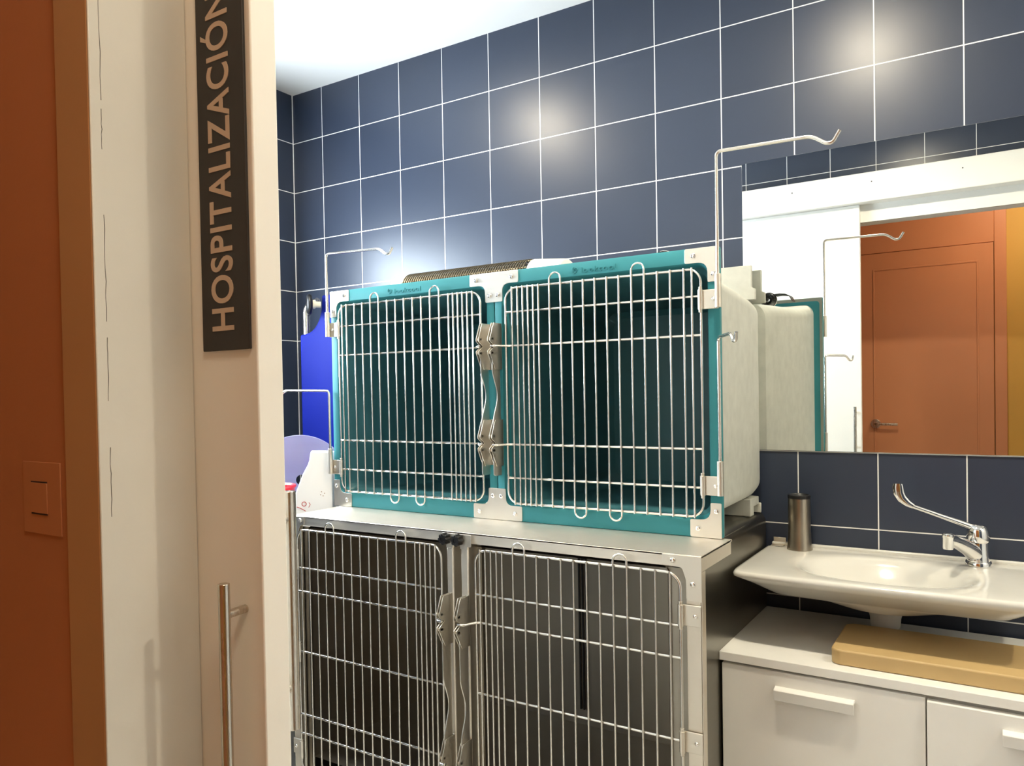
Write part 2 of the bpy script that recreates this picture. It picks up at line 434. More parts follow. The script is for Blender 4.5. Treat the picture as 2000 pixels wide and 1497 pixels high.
def latch(root, fx, xw, yb, zc_list, z_top, z_bot, cutouts, depth=.037):
    """pairs of notched wings standing off the front, with a sliding bar between them. xw: x of the outer wing face"""
    fn = lambda X, Y, Z: (fx(X), Y, Z)
    for zc in zc_list:
        h = .0575
        prof = [(yb, zc + h), (yb - .033, zc + h), (yb - .050, zc + .018), (yb - .050, zc + .012), (yb - .031, zc), (yb - .050, zc - .012), (yb - .050, zc - .018), (yb - .029, zc - h), (yb, zc - h)]
        t = MB(); t.prism(prof, 'X', xw - .0015, xw); t.prism(prof, 'X', xw - .0085, xw - .007)
        t.box(xw - .0085, xw, yb - .0015, yb, zc - h, zc + h)
        for q in (.042, -.040):
            t.box(xw - .0085, xw, yb - .038 - (.008 if q < 0 else .006), yb - .036, zc + q * .42 - .003, zc + q * .42 + .003)
        part('latch_bracket', t, 'plate', root, fn=fn, bevel=.0003)
    # slider
    n = 110; front = []
    for i in range(n + 1):
        z = z_top + (z_bot - z_top) * i / n; e = depth
        for (zm, hw, dp) in cutouts + [(q, .014, .009) for q in zc_list]:
            u = (z - zm) / hw
            if abs(u) < 1: e -= dp * (math.cos(PI * u) + 1) / 2
        front.append((yb - e, z))
    front[0] = (yb - .030, z_top); front[-1] = (yb - .030, z_bot)
    prof = front + [(yb - .004, z_bot), (yb - .004, z_top)]
    t = MB().prism(prof, 'X', xw - .0055, xw - .003)
    return part('latch_slider', t, 'plate', root, fn=fn, smooth=25)

def hinge(root, fx, xb, xo, y, zc, sleeve=None, ring_y=None):
    """barrel on the door's rod at xb, leaf screwed to the frame out to xo, optional drip-hook sleeve up to z = sleeve"""
    fn = lambda X, Y, Z: (fx(X), Y, Z)
    t = MB().box(xb, xo, y - .0035, y - .0015, zc - .0195, zc + .0195)
    t.cyl((xb, ring_y, zc - .021), (xb, ring_y, zc + .021), .0058, 16)
    t.cyl((xb, ring_y, zc - .027), (xb, ring_y, zc - .021), .0042, 12); t.cyl((xb, ring_y, zc + .021), (xb, ring_y, zc + .027), .0042, 12)
    t.tube(fillet([(xb, y - .002, zc + .0195), (xo, y - .002, zc + .0195)], .001), .0012, 6)
    t.tube(fillet([(xb, y - .002, zc - .0195), (xo, y - .002, zc - .0195)], .001), .0012, 6)
    if sleeve:
        t.cyl((xo + .001, y - .0095, zc - .0195), (xo + .001, y - .0095, sleeve), .0066, 18)
    h = part('hinge', t, 'plate', root, fn=fn, bevel=.0003)
    part('screw', screw_mb(xb + (xo - xb) * .55 + .006, y - .0035, zc, .0045), 'chrome', h, fn=fn)
    return h

def plate_with_screws(name, root, poly, y, screws, fx=lambda x: x, depth=.0018):
    fn = lambda X, Y, Z: (fx(X), Y, Z)
    pl = part(name, MB().prism(poly, 'Y', y - depth, y), 'plate', root, fn=fn, bevel=.0004)
    proto = None
    for sx, sz in screws:
        if proto is None:
            proto = part('screw', screw_mb(sx, y - depth, sz), 'chrome', pl, fn=fn); s0 = (fx(sx), sz)
        else:
            clone(proto, pl, dx=fx(sx) - s0[0], dz=sz - s0[1])
    return pl

def rcorner(pts, idx, r, n=5):
    """round chosen corners of a polygon"""
    o = []; k = len(pts)
    for i, q in enumerate(pts):
        if i in idx:
            P = Vector((*q, 0)); a = Vector((*pts[i - 1], 0)) - P; b = Vector((*pts[(i + 1) % k], 0)) - P
            rr = idx[i] if isinstance(idx, dict) else r
            p0 = P + a.normalized() * rr; p1 = P + b.normalized() * rr
            for j in range(n + 1):
                t = j / n; v = p0 * (1 - t) ** 2 + P * 2 * t * (1 - t) + p1 * t * t; o.append((v.x, v.y))
        else: o.append(q)
    return o

# ------------------------------------------------------------------ steel kennel (lower)
KM = 1.411
kid = lambda x: x
kmir = lambda x: 2 * KM - x
KX0, KX1, KY, KT = .838, 1.984, -.750, .983
kn = thing('steel_kennel', (KM, -.39, 0), 'large stainless steel kennel with two tall wire doors standing under the teal cage', 'animal kennel')
IX0, IX1 = .893, 1.909; IYB = -.20; IZ0 = .332
# outer body: folded sheet with rounded long edges, open front
bx0, bx1, bz0, bz1 = .888, 1.914, .10, .962
def body_ring(y, r, d=0):
    return [(a, y, b) for a, b in rrect(bx0 + d, bx1 - d, bz0 + d, bz1 - d, r, 6)]
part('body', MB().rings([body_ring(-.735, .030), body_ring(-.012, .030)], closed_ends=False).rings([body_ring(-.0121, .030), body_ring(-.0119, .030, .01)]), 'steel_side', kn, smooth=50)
t = MB()
iz1 = .950
q = [(IX0, IZ0), (IX1, IZ0), (IX1, iz1), (IX0, iz1)]
t.add([(x, -.733, z) for x, z in q] + [(x, IYB, z) for x, z in q], [(0, 1, 5, 4), (1, 2, 6, 5), (2, 3, 7, 6), (3, 0, 4, 7), (4, 5, 6, 7)])
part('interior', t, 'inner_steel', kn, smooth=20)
t = MB()
for x in (1.424, 1.435, 1.446):
    t.box(x, x + .0045, IYB - .007, IYB, .378, iz1)
part('divider_channel', t, 'rubber', kn)
# top tray
t = MB().box(KX0, KX1, KY, -.555, KT - .004, KT)
t.box(KX1 - .002, KX1, KY, -.728, .225, KT - .0305); t.box(KX0, KX0 + .002, KY, -.728, .225, KT - .0305); t.box(KX1 - .002, KX1, KY, -.563, KT - .030, KT); t.box(KX0, KX0 + .002, KY, -.563, KT - .030, KT)
part('top_plate', t, 'steel', kn, bevel=.0008)
# front frame
oz0, oz1 = .262, .959; ox0, ox1 = kmir(1.953), 1.953
outer = rrect(KX0 + .0025, KX1 - .0025, .225, KT - .0005, .001, 7); inner = rrect(ox0, ox1, oz0, oz1, .010, 7)
part('front_frame', MB().ringplate(outer, inner, KY, KY + .016), 'steel', kn, bevel=.0006)
t = MB()
for a, b in ((KX0 + .0032, .893), (1.909, KX1 - .0032)):
    t = MB().box(a, b, KY + .0195, KY + .0215, .228, .952)
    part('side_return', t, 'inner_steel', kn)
plate_with_screws('corner_plate', kn, rcorner([(1.905, KT - .001), (KX1, KT - .001), (KX1, .895), (1.958, .895), (1.953, .900), (1.953, .935), (1.945, .9585), (1.905, .9605)], {5: .006, 6: .006}, 0), KY, [(1.927, .9715), (1.967, .928)])
plate_with_screws('corner_plate', kn, rcorner([(KX0, KT - .001), (.893, KT - .001), (.893, .9605), (.878, .9585), (.869, .935), (.869, .895), (KX0, .895)], {2: .004, 3: .006, 4: .006}, 0), KY, [(.880, .972), (.854, .928)])
proto = part('foot', MB().box(.90, .94, -.73, -.69, 0, .101), 'rubber', kn, bevel=.003)
for dx, dy in ((.962, 0), (0, .64), (.962, .64)): clone(proto, kn, dx=dx, dy=dy)
# centre post: two channels behind a knob plate
for a, b in ((1.3765, 1.3955), (1.4175, 1.4385)):
    part('center_post', MB().box(a, b, -.7585, -.715, .262, .957), 'steel', kn, bevel=.003)
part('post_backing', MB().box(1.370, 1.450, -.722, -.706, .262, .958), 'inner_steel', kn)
pp = plate_with_screws('knob_plate', kn, rcorner([(1.366, .981), (1.4485, .981), (1.4485, .953), (1.4375, .953), (1.4375, .947), (1.4175, .947), (1.4175, .953), (1.3955, .953), (1.3955, .947), (1.3775, .947), (1.3775, .953), (1.366, .953)], {0: .004, 1: .004, 2: .004, 11: .004}, 0), -.7586, [])
def knob_mb(x, z):
    rs = []
    for y, k in ((-.7605, .80), (-.7625, 1.0), (-.7755, 1.0), (-.7785, .88), (-.7785, .45), (-.7765, .40)):
        rs.append([(x + (.0125 + .0016 * math.cos(8 * a)) * k * math.cos(a), y, z + (.0125 + .0016 * math.cos(8 * a)) * k * math.sin(a)) for a in [2 * PI * i / 64 for i in range(64)]])
    return MB().rings(rs)
kb = part('knob', knob_mb(1.3795, .9685), 'rubber', kn); clone(kb, kn, dx=.0365)
# doors
lx = [1.475, 1.490, 1.505, 1.520, 1.535, 1.5635, 1.5938, 1.6237, 1.6535, 1.6835, 1.7135, 1.7435, 1.7745, 1.8042, 1.835, 1.865, 1.895, 1.925]
rows = [.848, .785, .624, .456, .404]
for fx in (kid, kmir):
    wire_door(kn, fx, lx, (1.460, 1.945, .300, .949), rows, [(6, 7), (14, 15)], [(9, 10), (12, 13)], KY - .010, (.785, .456), 1.434)
    latch(kn, fx, 1.4395, -.7585, (.785, .456), .835, .375, [(.588, .075, .018)], .034)
for zc in (.868, .622, .360):
    hinge(kn, kid, 1.9445, 1.9835, KY - .002, zc, ring_y=KY - .010)
    hinge(kn, kmir, 1.9445, 1.9835, KY - .002, zc, ring_y=KY - .010)

# ------------------------------------------------------------------ teal twin cage (upper)
UM = 1.392; UY = -.567
uid = lambda x: x
umir = lambda x: 2 * UM - x
uc = thing('animal_cage', (UM, -.30, KT), 'teal plastic double animal cage with two wire doors on top of the steel kennel', 'animal cage')
fx0, fx1, fz0, fz1 = UM + .0012, 1.967, .9835, 1.606
hx0, hx1, hz0, hz1 = 1.4160, 1.9415, 1.0235, 1.5725
def shell_ring(y, e, n=7):
    X0, X1, Z0, Z1, r = e
    return [(a, y, b) for a, b in rrect(X0, X1, Z0, Z1, r, n)]
secs = [(-.552, (1.408, 1.946, 1.008, 1.588, .030)), (-.530, (1.417, 1.937, 1.016, 1.574, .032)), (-.40, (1.430, 1.928, 1.014, 1.562, .034)), (-.10, (1.442, 1.912, 1.008, 1.548, .038)), (-.045, (1.446, 1.908, 1.012, 1.544, .042)), (-.028, (1.462, 1.892, 1.030, 1.528, .04))]
for fx in (uid, umir):
    fn = lambda X, Y, Z, f=fx: (f(X), Y, Z)
    outer = rrect(fx0, fx1, fz0, fz1, .004, 8); inner = rrect(hx0, hx1, hz0, hz1, .024, 8)
    inner2 = rrect(hx0 + .004, hx1 - .004, hz0 + .004, hz1 - .004, .024, 8)
    f = lambda L_, y: [(q_[0], y, q_[1]) for q_ in L_]
    o2 = rrect(fx0 + .003, fx1 - .003, fz0 + .003, fz1 - .003, .004, 8)
    t = MB().rings([f(outer, -.553), f(outer, UY + .002), f(o2, UY), f(rrect(hx0 - .002, hx1 + .002, hz0 - .002, hz1 + .002, .026, 8), UY), f(inner, UY + .002), f(inner2, -.540), f(rrect(hx0 + .002, hx1 - .002, hz0 + .002, hz1 - .002, .026, 8), -.538)], loop=True)
    fr = part('front_frame', t, 'teal', uc, fn=fn, smooth=35)
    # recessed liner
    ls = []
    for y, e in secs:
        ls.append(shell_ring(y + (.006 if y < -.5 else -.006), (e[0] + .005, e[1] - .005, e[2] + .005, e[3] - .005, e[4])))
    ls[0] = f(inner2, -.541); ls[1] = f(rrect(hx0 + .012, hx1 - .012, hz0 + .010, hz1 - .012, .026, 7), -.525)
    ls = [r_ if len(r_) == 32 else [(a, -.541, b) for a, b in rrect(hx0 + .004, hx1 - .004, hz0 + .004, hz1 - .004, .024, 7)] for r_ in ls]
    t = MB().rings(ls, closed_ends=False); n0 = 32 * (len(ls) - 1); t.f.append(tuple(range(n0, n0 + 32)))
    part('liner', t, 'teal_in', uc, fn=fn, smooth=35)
    t = MB().rings([shell_ring(y, e) for y, e in secs], closed_ends=False); n0 = 32 * (len(secs) - 1); t.f.append(tuple(range(n0, n0 + 32)))
    sh = part('shell', t, 'shell', uc, fn=fn, smooth=35)
    # stacking flange along the back of the roof, and the foot rail under it
    t = MB().prism(rcorner([(1.440, 1.5455), (1.906, 1.5455), (1.906, 1.575), (1.896, 1.580), (1.896, 1.640), (1.45, 1.640)], {3: .002}, 0), 'Y', -.062, -.050)
    part('rear_flange', MB().ringplate(rrect(fx0 + .001, fx1 - .001, fz0 + .001, fz1 - .001, .004, 8), rrect(1.406, 1.948, 1.006, 1.590, .03, 8), -.5525, -.548), 'flange_grey', sh, fn=fn)
    part('stacking_flange', t, 'shell', sh, fn=fn, bevel=.002)
    t = MB().box(1.446, 1.906, -.13, -.05, .986, 1.0085); t.box(1.440, 1.912, -.052, -.046, .963, .990); t.box(1.446, 1.906, -.13, -.10, .963, .99)
    part('foot_rail', t, 'shell', sh, fn=fn, bevel=.002)
    # embossed maker's mark on the top rail
    vs, fs = text_mesh('lookcool', .0125, .088 if fx is uid else .092, .02)
    x_off = 1.640 if fx is uid else 1.063
    t = MB().add([(x_off + v[0], UY - (.0011 if v[2] > 0 else -.0002), 1.5805 + v[1] + (.004 if 0 else 0)) for v in vs], fs)
    part('embossed_lettering', t, 'teal', fr)
    t = MB(); cx, cz = x_off - .017, 1.588
    for k in range(3):
        a0 = 2 * PI * k / 3
        t.tube([(cx + .0075 * math.cos(a0 + u * .20) * (1 - .03 * u), UY - .0006, cz + .0075 * math.sin(a0 + u * .20) * (1 - .05 * u)) for u in range(9)], .0012, 6)
    t.tube([(cx + .004 * math.cos(u * PI / 6), UY - .0006, cz + .0035 * math.sin(u * PI / 6)) for u in range(10)], .0009, 6)
    part('embossed_emblem', t, 'teal', fr)
ux = [1.452, 1.468, 1.483, 1.498, 1.513, 1.528, 1.5587, 1.589, 1.619, 1.649, 1.679, 1.7095, 1.7395, 1.771, 1.801, 1.832, 1.862, 1.893, 1.911]
urows = [1.502, 1.4187, 1.1750, 1.0920]
for fx in (uid, umir):
    wire_door(uc, fx, ux, (1.430, 1.929, 1.0290, 1.5605), urows, [(7, 8), (14, 15)], [(9, 10), (12, 13)], UY - .0055, (1.4187, 1.1750), 1.408)
    latch(uc, fx, 1.4135, UY - .002, (1.4187, 1.1790), 1.470, 1.098, [(1.296, .070, .020)])
    for zc, sl in ((1.494, 1.545), (1.0965, 1.150)):
        hinge(uc, fx, 1.9285, 1.967, UY - .002, zc, sleeve=sl, ring_y=UY - .0075)
    plate_with_screws('corner_plate', uc, rcorner([(1.892, 1.6055), (1.9665, 1.6055), (1.9665, 1.531), (1.9425, 1.531), (1.9425, 1.574), (1.892, 1.574)], {0: .004, 5: .004, 3: .003, 2: .003, 4: .022}, 0), UY, [(1.9115, 1.590), (1.9555, 1.548)], fx)
    plate_with_screws('corner_plate', uc, rcorner([(1.897, .984), (1.9665, .984), (1.9665, 1.0595), (1.9425, 1.0595), (1.9425, 1.0225), (1.897, 1.0225)], {0: .004, 5: .004, 3: .003, 2: .003, 4: .022}, 0), UY, [(1.915, 1.003), (1.9555, 1.042)], fx)
h = .0735
plate_with_screws('t_plate', uc, rcorner([(UM - h, 1.6055), (UM + h, 1.6055), (UM + h, 1.575), (UM + .026, 1.575), (UM + .026, 1.531), (UM - .026, 1.531), (UM - .026, 1.575), (UM - h, 1.575)], {0: .004, 1: .004, 2: .004, 3: .020, 4: .004, 5: .004, 6: .020, 7: .004}, 0), UY, [(UM - .054, 1.590), (UM + .054, 1.590), (UM - .0125, 1.548), (UM + .0125, 1.548)])
plate_with_screws('t_plate', uc, rcorner([(UM - h, .984), (UM + h, .984), (UM + h, 1.021), (UM + .026, 1.021), (UM + .026, 1.063), (UM - .026, 1.063), (UM - .026, 1.021), (UM - h, 1.021)], {0: .004, 1: .004, 2: .004, 3: .020, 4: .004, 5: .004, 6: .020, 7: .004}, 0), UY, [(UM - .054, 1.002), (UM + .054, 1.002), (UM - .0125, 1.044), (UM + .0125, 1.044)])
for zc in (1.4187, 1.179):
    plate_with_screws('latch_base', uc, [(UM - .0215, zc - .0575), (UM + .0215, zc - .0575), (UM + .0215, zc + .0575), (UM - .0215, zc + .0575)], UY, [(UM, zc + .047), (UM, zc - .047)])

# ------------------------------------------------------------------ drip hooks standing in the hinge sleeves
def drip_hook(pts, loc, label):
    t = MB().tube(fillet(pts, .012, 6), .0037, 12)
    return whole('drip_hook', t, 'wire', loc, label, 'drip hook', 'drip hooks on the cage hinges')
YH = UY - .0115
xr = 1.968; xl = 2 * UM - 1.968
drip_hook([(xr, YH, 1.545), (xr, YH, 1.800), (2.158, YH + .002, 1.796), (2.186, YH, 1.776), (2.198, YH, 1.776), (2.211, YH, 1.797)], (xr, YH, 1.545), 'tallest bent steel drip hook, rising above the teal cage beside the mirror')
drip_hook([(xr, YH, 1.150), (xr, YH, 1.412), (2.020, YH - .085, 1.412), (2.029, YH - .100, 1.396), (2.036, YH - .108, 1.396), (2.039, YH - .114, 1.412)], (xr, YH, 1.150), 'short steel drip hook in front of the grey side of the teal cage')
drip_hook([(xl, YH, 1.545), (xl, YH, 1.714), (1.020, YH + .002, 1.706), (1.046, YH, 1.688), (1.058, YH, 1.688), (1.069, YH, 1.704)], (xl, YH, 1.545), 'bent steel drip hook rising above the left corner of the teal cage')
drip_hook([(xl, YH, 1.150), (xl, YH, 1.318), (.630, YH, 1.322), (.605, YH, 1.304), (.594, YH, 1.304), (.582, YH, 1.320)], (xl, YH, 1.150), 'low steel drip hook in front of the blue vinyl stretcher')

# ------------------------------------------------------------------ things on and beside the cages
# radiant heater lying on the cage roof
hx = thing('radiant_heater', (1.20, -.36, 1.565), 'white electric heater with ribbed brass-coloured grille lying on the teal cage roof', 'heater')
YHt, ZH = -.36, 1.610
def half(x, r0=.058, r1=.058, dz=0):
    return [(x, YHt + r0 * math.cos(a) * -1, ZH + dz + r1 * math.sin(a)) for a in [PI * k / 16 for k in range(17)]]
part('housing', MB().box(.905, 1.494, YHt - .055, YHt + .055, 1.566, ZH + .012), 'heater_white', hx, bevel=.004)
rib = MB().tube(half(.957), .0017, 8)
pr = part('grille_rib', rib, 'grille', hx)
nr = 52
for k in range(1, nr): clone(pr, hx, dx=.0083 * k)
part('grille_shade', MB().rings([half(.954, .048, .048), half(1.391, .048, .048)]), 'dark_hole', hx)  # dark half cylinder added so the space behind the ribs reads as shaded
t = MB()
for a in (PI * .18, PI * .5, PI * .82):
    t.cyl((.953, YHt - .055 * math.cos(a), ZH + .055 * math.sin(a)), (1.390, YHt - .055 * math.cos(a), ZH + .055 * math.sin(a)), .0022, 8)
part('grille_rail', t, 'grille', hx)
def cap(x0, x1, k):
    return MB().rings([half(x0), half(x1, .056, .056 * k)])
part('end_cap', cap(1.392, 1.492, .86), 'heater_white', hx, bevel=.003)
part('end_cap', cap(.908, .953, 1.0), 'heater_white', hx, bevel=.003)

# rolled black strap
st = thing('rolled_strap', (1.84, -.476, 1.5735), 'black rolled strap with clear clip lying on the teal cage roof', 'strap')
t = MB()
pts = []
for k in range(50):
    a = k * .45; r = .022 - .00030 * k
    pts.append((1.809 + r * math.cos(a), 1.600 + r * math.sin(a) * .95))
path = [(x, -.517, z) for x, z in pts]
rs = [[(x, -.500, z), (x, -.452, z), (x + .0016, -.452, z + .0016), (x + .0016, -.500, z + .0016)] for x, z in pts]
part('coil', MB().rings(rs), 'black_strap', st)
part('loose_end', MB().rings([[(x, -.500, z), (x, -.452, z), (x, -.452, z + .004), (x, -.500, z + .004)] for x, z in ((1.832, 1.613), (1.85, 1.614), (1.868, 1.612), (1.882, 1.605), (1.89, 1.590))]), 'black_strap', st)
part('clip', MB().tube([(1.809 + .026 * math.cos(a), -.478, 1.600 + .025 * math.sin(a)) for a in [2 * PI * k / 24 for k in range(24)]], .0022, 8, closed=True), 'wire', st)

# folded blue stretcher in the corner
sx = thing('folded_stretcher', (.40, -.165, 0), 'folded blue vinyl stretcher with steel tube and black wheel in the tiled corner', 'stretcher')
BX0 = .258
tp = fillet([(BX0 + .012, -.165, .0005), (BX0 + .012, -.165, 1.64), (BX0 + .075, -.165, 1.655)], .055, 8)
part('tube_frame', MB().tube(tp, .0125, 16), 'handle', sx)
tp = fillet([(.60, -.165, .0005), (.60, -.165, 1.50)], .05, 8)
part('tube_frame', MB().tube(tp, .0125, 16), 'handle', sx)
cut = [(BX0 - .004, .12), (BX0 - .004, 1.535)]
for k in range(13):
    a = PI / 2 * k / 12
    cut.append((BX0 + .012 + .100 * math.sin(a) ** 1.15, 1.535 + .112 * (1 - math.cos(a)) ** 1.2))
cut += [(BX0 + .113, 1.672), (.56, 1.672), (.60, 1.55), (.616, .12)]
t = MB(); nn = len(cut)
part('vinyl_cover', MB().prism(cut, 'Y', -.186, -.144), 'blue', sx, bevel=.010, bseg=4)
wc = (BX0 + .092, -.222, 1.636)
t = MB()
def torus(c, R, r, ax, n=36, m_=12):
    rs = []
    for i in range(n):
        a = 2 * PI * i / n; ring = []
        for j in range(m_):
            b = 2 * PI * j / m_; rad = R + r * math.cos(b); h_ = r * .8 * math.sin(b)
            p_ = (rad * math.cos(a), rad * math.sin(a))
            ring.append((c[0] + h_, c[1] + p_[0], c[2] + p_[1]) if ax == 'X' else (c[0] + p_[0], c[1] + h_, c[2] + p_[1]))
        rs.append(ring)
    return MB().rings(rs, loop=True)
wy = lambda X, Y, Z: (wc[0] + (X - wc[0]) * math.cos(.9) - (Y - wc[1]) * math.sin(.9), wc[1] + (X - wc[0]) * math.sin(.9) + (Y - wc[1]) * math.cos(.9), Z)
wh = part('wheel', torus(wc, .025, .013, 'X').cyl((wc[0] - .007, wc[1], wc[2]), (wc[0] + .007, wc[1], wc[2]), .026, 28), 'rubber', sx, fn=wy)
part('hub', MB().lathe([(.016, .0), (.016, .018), (.011, .024), (.011, .040), (.002, .040)], (wc[0], wc[1], wc[2]), 24, 'X'), 'hub', wh, fn=wy)

# clear recovery collar, red bowl and white bag standing on the added worktop
t = MB(); CCX, CCY, CCZ, RR = .515, -.43, 1.019, .157
def cone(off):
    rs = []
    for u in range(9):
        r = .018 + (RR - .018) * u / 8; y = .10 - .10 * u / 8 + off
        rs.append([(CCX + r * math.cos(2 * PI * k / 64) * .707 - y * .707, CCY + r * math.cos(2 * PI * k / 64) * .707 + y * .707, CCZ + r * math.sin(2 * PI * k / 64)) for k in range(64)])
    return rs
a_, b_ = cone(0), cone(.0012)
cl = thing('recovery_collar', (CCX, CCY, .862), 'translucent plastic cone collar standing on its rim behind the white bag', 'cone collar')
part('cone', t.rings(a_ + b_[::-1], loop=True), 'collar', cl)
part('rim', MB().tube([(CCX + RR * math.cos(a) * .707, CCY + RR * math.cos(a) * .707, CCZ + RR * math.sin(a)) for a in [2 * PI * k / 64 for k in range(64)]], .0014, 6, closed=True), 'collar', cl)
whole('added_worktop', MB().box(.05, .832, -.74, -.250, .83, .8605), 'steel', (.44, -.50, .83), 'added steel worktop in the corner left of the kennel under the red bucket', 'worktop', bevel=.002)  # added slab, gives the collar, bucket and bag something to stand on
RB = (.575, -.590)
t = MB().lathe([(.042, .0), (.052, .004), (.060, .085), (.067, .162), (.0715, .167), (.069, .172), (.062, .166), (.055, .085), (.047, .010), (.001, .008)], (RB[0], RB[1], .861), 40)
whole('bucket', t, 'red', (RB[0], RB[1], .861), 'small red plastic bucket beside the white bag, half hidden by the sliding door', 'bucket')
# bag
BAX, BAY, BUX, BUY = .700, -.640, .8206, .5715
bg = thing('paper_bag', (.73, -.56, .861), 'white paper bag with small red print standing left of the teal cage', 'bag')
def bag_pt(S, D, Z):      # S along the bag's face, D behind it
    return (BAX + BUX * S - BUY * D, BAY + BUY * S + BUX * D, Z)
prof = [(.020, .8612), (.0224, .962), (.0236, 1.019), (.044, 1.071), (.0600, 1.100), (.0656, 1.1156), (.0690, 1.136), (.0715, 1.1425), (.129, 1.1390), (.131, 1.135), (.131, 1.05), (.132, .8612)]
rings_ = []
for D, k in ((0, 0), (.030, -.006), (.062, -.004), (.094, 0)):
    rings_.append([bag_pt(S + (k if S < .1 else 0), D, Z - (.004 if D > .05 and Z > 1.13 else 0)) for S, Z in prof])
part('bag_body', MB().rings(rings_), 'bag', bg, bevel=.003)
DB = -.0004
part('printed_ring', MB().tube([bag_pt(.0480 + .0062 * math.cos(a), DB, .9886 + .0062 * math.sin(a)) for a in [2 * PI * k / 24 for k in range(24)]], .0010, 6, closed=True), 'redink', bg)
part('printed_stroke', MB().tube([bag_pt(.0620, DB, .9925), bag_pt(.0657, DB, .9870), bag_pt(.0611, DB, .9785)], .0008, 6), 'redink', bg)
part('printed_line', MB().tube([bag_pt(.0265, DB, .9805), bag_pt(.0370, DB, .9768), bag_pt(.0520, DB, .9680)], .0009, 6), 'redink', bg)
def dot(S, Z): return MB().cyl(bag_pt(S, DB, Z), bag_pt(S, .0004, Z), .0014, 10)
for S, Z in ((.0990, 1.0233), (.1078, 1.0186), (.0959, 1.0144), (.1032, 1.0112)):
    part('printed_dot', dot(S, Z), 'brownink', bg)

# ------------------------------------------------------------------ mirror, sink, tap, cabinet
t = MB().box(1.857, 3.20, -.006, -.0005, 1.131, 1.934)
whole('mirror', t, 'mirror', (2.53, -.003, 1.131), 'large frameless rectangular mirror on the navy tiles above the washbasin', 'mirror', bevel=.0012, bseg=1)

SZ = .872
sk = thing('washbasin', (2.257, -.19, .79), 'white ceramic washbasin with wide flat rim mounted on the tiles below the mirror', 'washbasin')
def sup(cx, cy, hx_, hy_, e, z, n=96):
    o = []
    for k in range(n):
        a = 2 * PI * k / n; c_, s_ = math.cos(a), math.sin(a)
        o.append((cx + hx_ * math.copysign(abs(c_) ** (2 / e), c_), cy + hy_ * math.copysign(abs(s_) ** (2 / e), s_), z))
    return o
SCX, SCY, SHX, SHY = 2.241, -.1935, .318, .1925
bcx, bcy = 2.235, -.205
rs = [sup(bcx, bcy, .02, .014, 2, SZ - .078), sup(bcx, bcy, .07, .05, 2, SZ - .075), sup(bcx, bcy, .11, .080, 2, SZ - .062), sup(bcx, bcy, .145, .103, 2, SZ - .040), sup(bcx, bcy, .170, .118, 2.05, SZ - .018), sup(bcx, bcy, .186, .127, 2.1, SZ - .006), sup(bcx, bcy, .202, .136, 2.2, SZ - .0015),
      sup(bcx + .004, bcy + .003, .225, .148, 2.5, SZ), sup(SCX, SCY, SHX - .010, SHY - .010, 14, SZ + .0005), sup(SCX, SCY, SHX - .003, SHY - .003, 14, SZ - .001), sup(SCX, SCY, SHX, SHY, 14, SZ - .006), sup(SCX, SCY, SHX - .001, SHY - .001, 14, SZ - .012),
      sup(SCX, SCY + .010, SHX - .022, SHY - .030, 12, SZ - .030), sup(SCX, SCY + .026, SHX - .066, SHY - .074, 9, SZ - .066), sup(SCX, SCY + .03, SHX - .080, SHY - .084, 7, SZ - .071), sup(bcx, bcy + .03, .17, .095, 3, SZ - .074), sup(bcx, bcy + .02, .10, .075, 2, SZ - .090), sup(bcx, bcy + .02, .05, .04, 2, SZ - .100)]
part('basin', MB().rings(rs), 'ceramic', sk, smooth=60)
part('back_lip', MB().box(1.930, 2.552, -.014, -.0015, SZ - .012, SZ + .008), 'ceramic', sk, bevel=.004, bseg=3)
part('drain', MB().lathe([(.019, 0), (.019, .003), (.012, .0035), (.010, .001), (.001, .001)], (bcx, bcy, SZ - .0775), 24), 'chrome', sk)
part('drain_pipe', MB().lathe([(.044, SZ - .090), (.042, .765), (.035, .740), (.033, .718), (.028, .712), (.001, .712)], (2.229, -.125, 0), 28).cyl((2.229, -.10, .745), (2.229, -.002, .745), .016, 20), 'pvc', sk)

# mixer tap with long elbow lever
TX, TY = 2.424, -.055
tp_ = thing('mixer_tap', (TX, TY, SZ), 'chrome mixer tap with a long elbow lever on the washbasin', 'tap')
part('base_ring', MB().lathe([(.0285, 0), (.0285, .008), (.0265, .011), (.001, .011)], (TX, TY, SZ + .0005), 36), 'chrome', tp_)
rs = []
for u in range(11):
    k = u / 10; z = SZ + .011 + .044 * k; r = .0245 - .003 * k
    rs.append([(TX + r * math.cos(a), TY + r * math.sin(a), z + (.004 * math.cos(a) if u == 10 else 0)) for a in [2 * PI * j / 36 for j in range(36)]])
part('tap_body', MB().rings(rs), 'chrome', tp_, smooth=60)
sp = [Vector((TX - .004, TY - .004, SZ + .024)), Vector((TX - .020, TY - .03, SZ + .046)), Vector((TX - .040, TY - .060, SZ + .062)), Vector((TX - .052, TY - .085, SZ + .071)), Vector((TX - .058, TY - .100, SZ + .074))]
sp = fillet(sp, .02, 5)
n_ = len(sp)
part('spout', MB().tube(sp, .014, 20, taper=[.020 - .0085 * i / (n_ - 1) for i in range(n_)]), 'chrome', tp_, smooth=60)
e_ = sp[-1]
part('aerator', MB().lathe([(.001, -.022), (.0105, -.022), (.0115, -.018), (.0115, .004), (.0125, .006), (.0125, .012), (.008, .015), (.001, .015)], (e_.x, e_.y, e_.z), 24), 'chrome', tp_)
rs = []
for u, (r, z) in enumerate(((.0215, .0555), (.0245, .059), (.0250, .070), (.0235, .084), (.018, .096), (.001, .100))):
    rs.append([(TX + r * math.cos(a) - .04 * max(0, (z - .06)) , TY + r * math.sin(a) - .1 * max(0, z - .06), SZ + z) for a in [2 * PI * j / 36 for j in range(36)]])
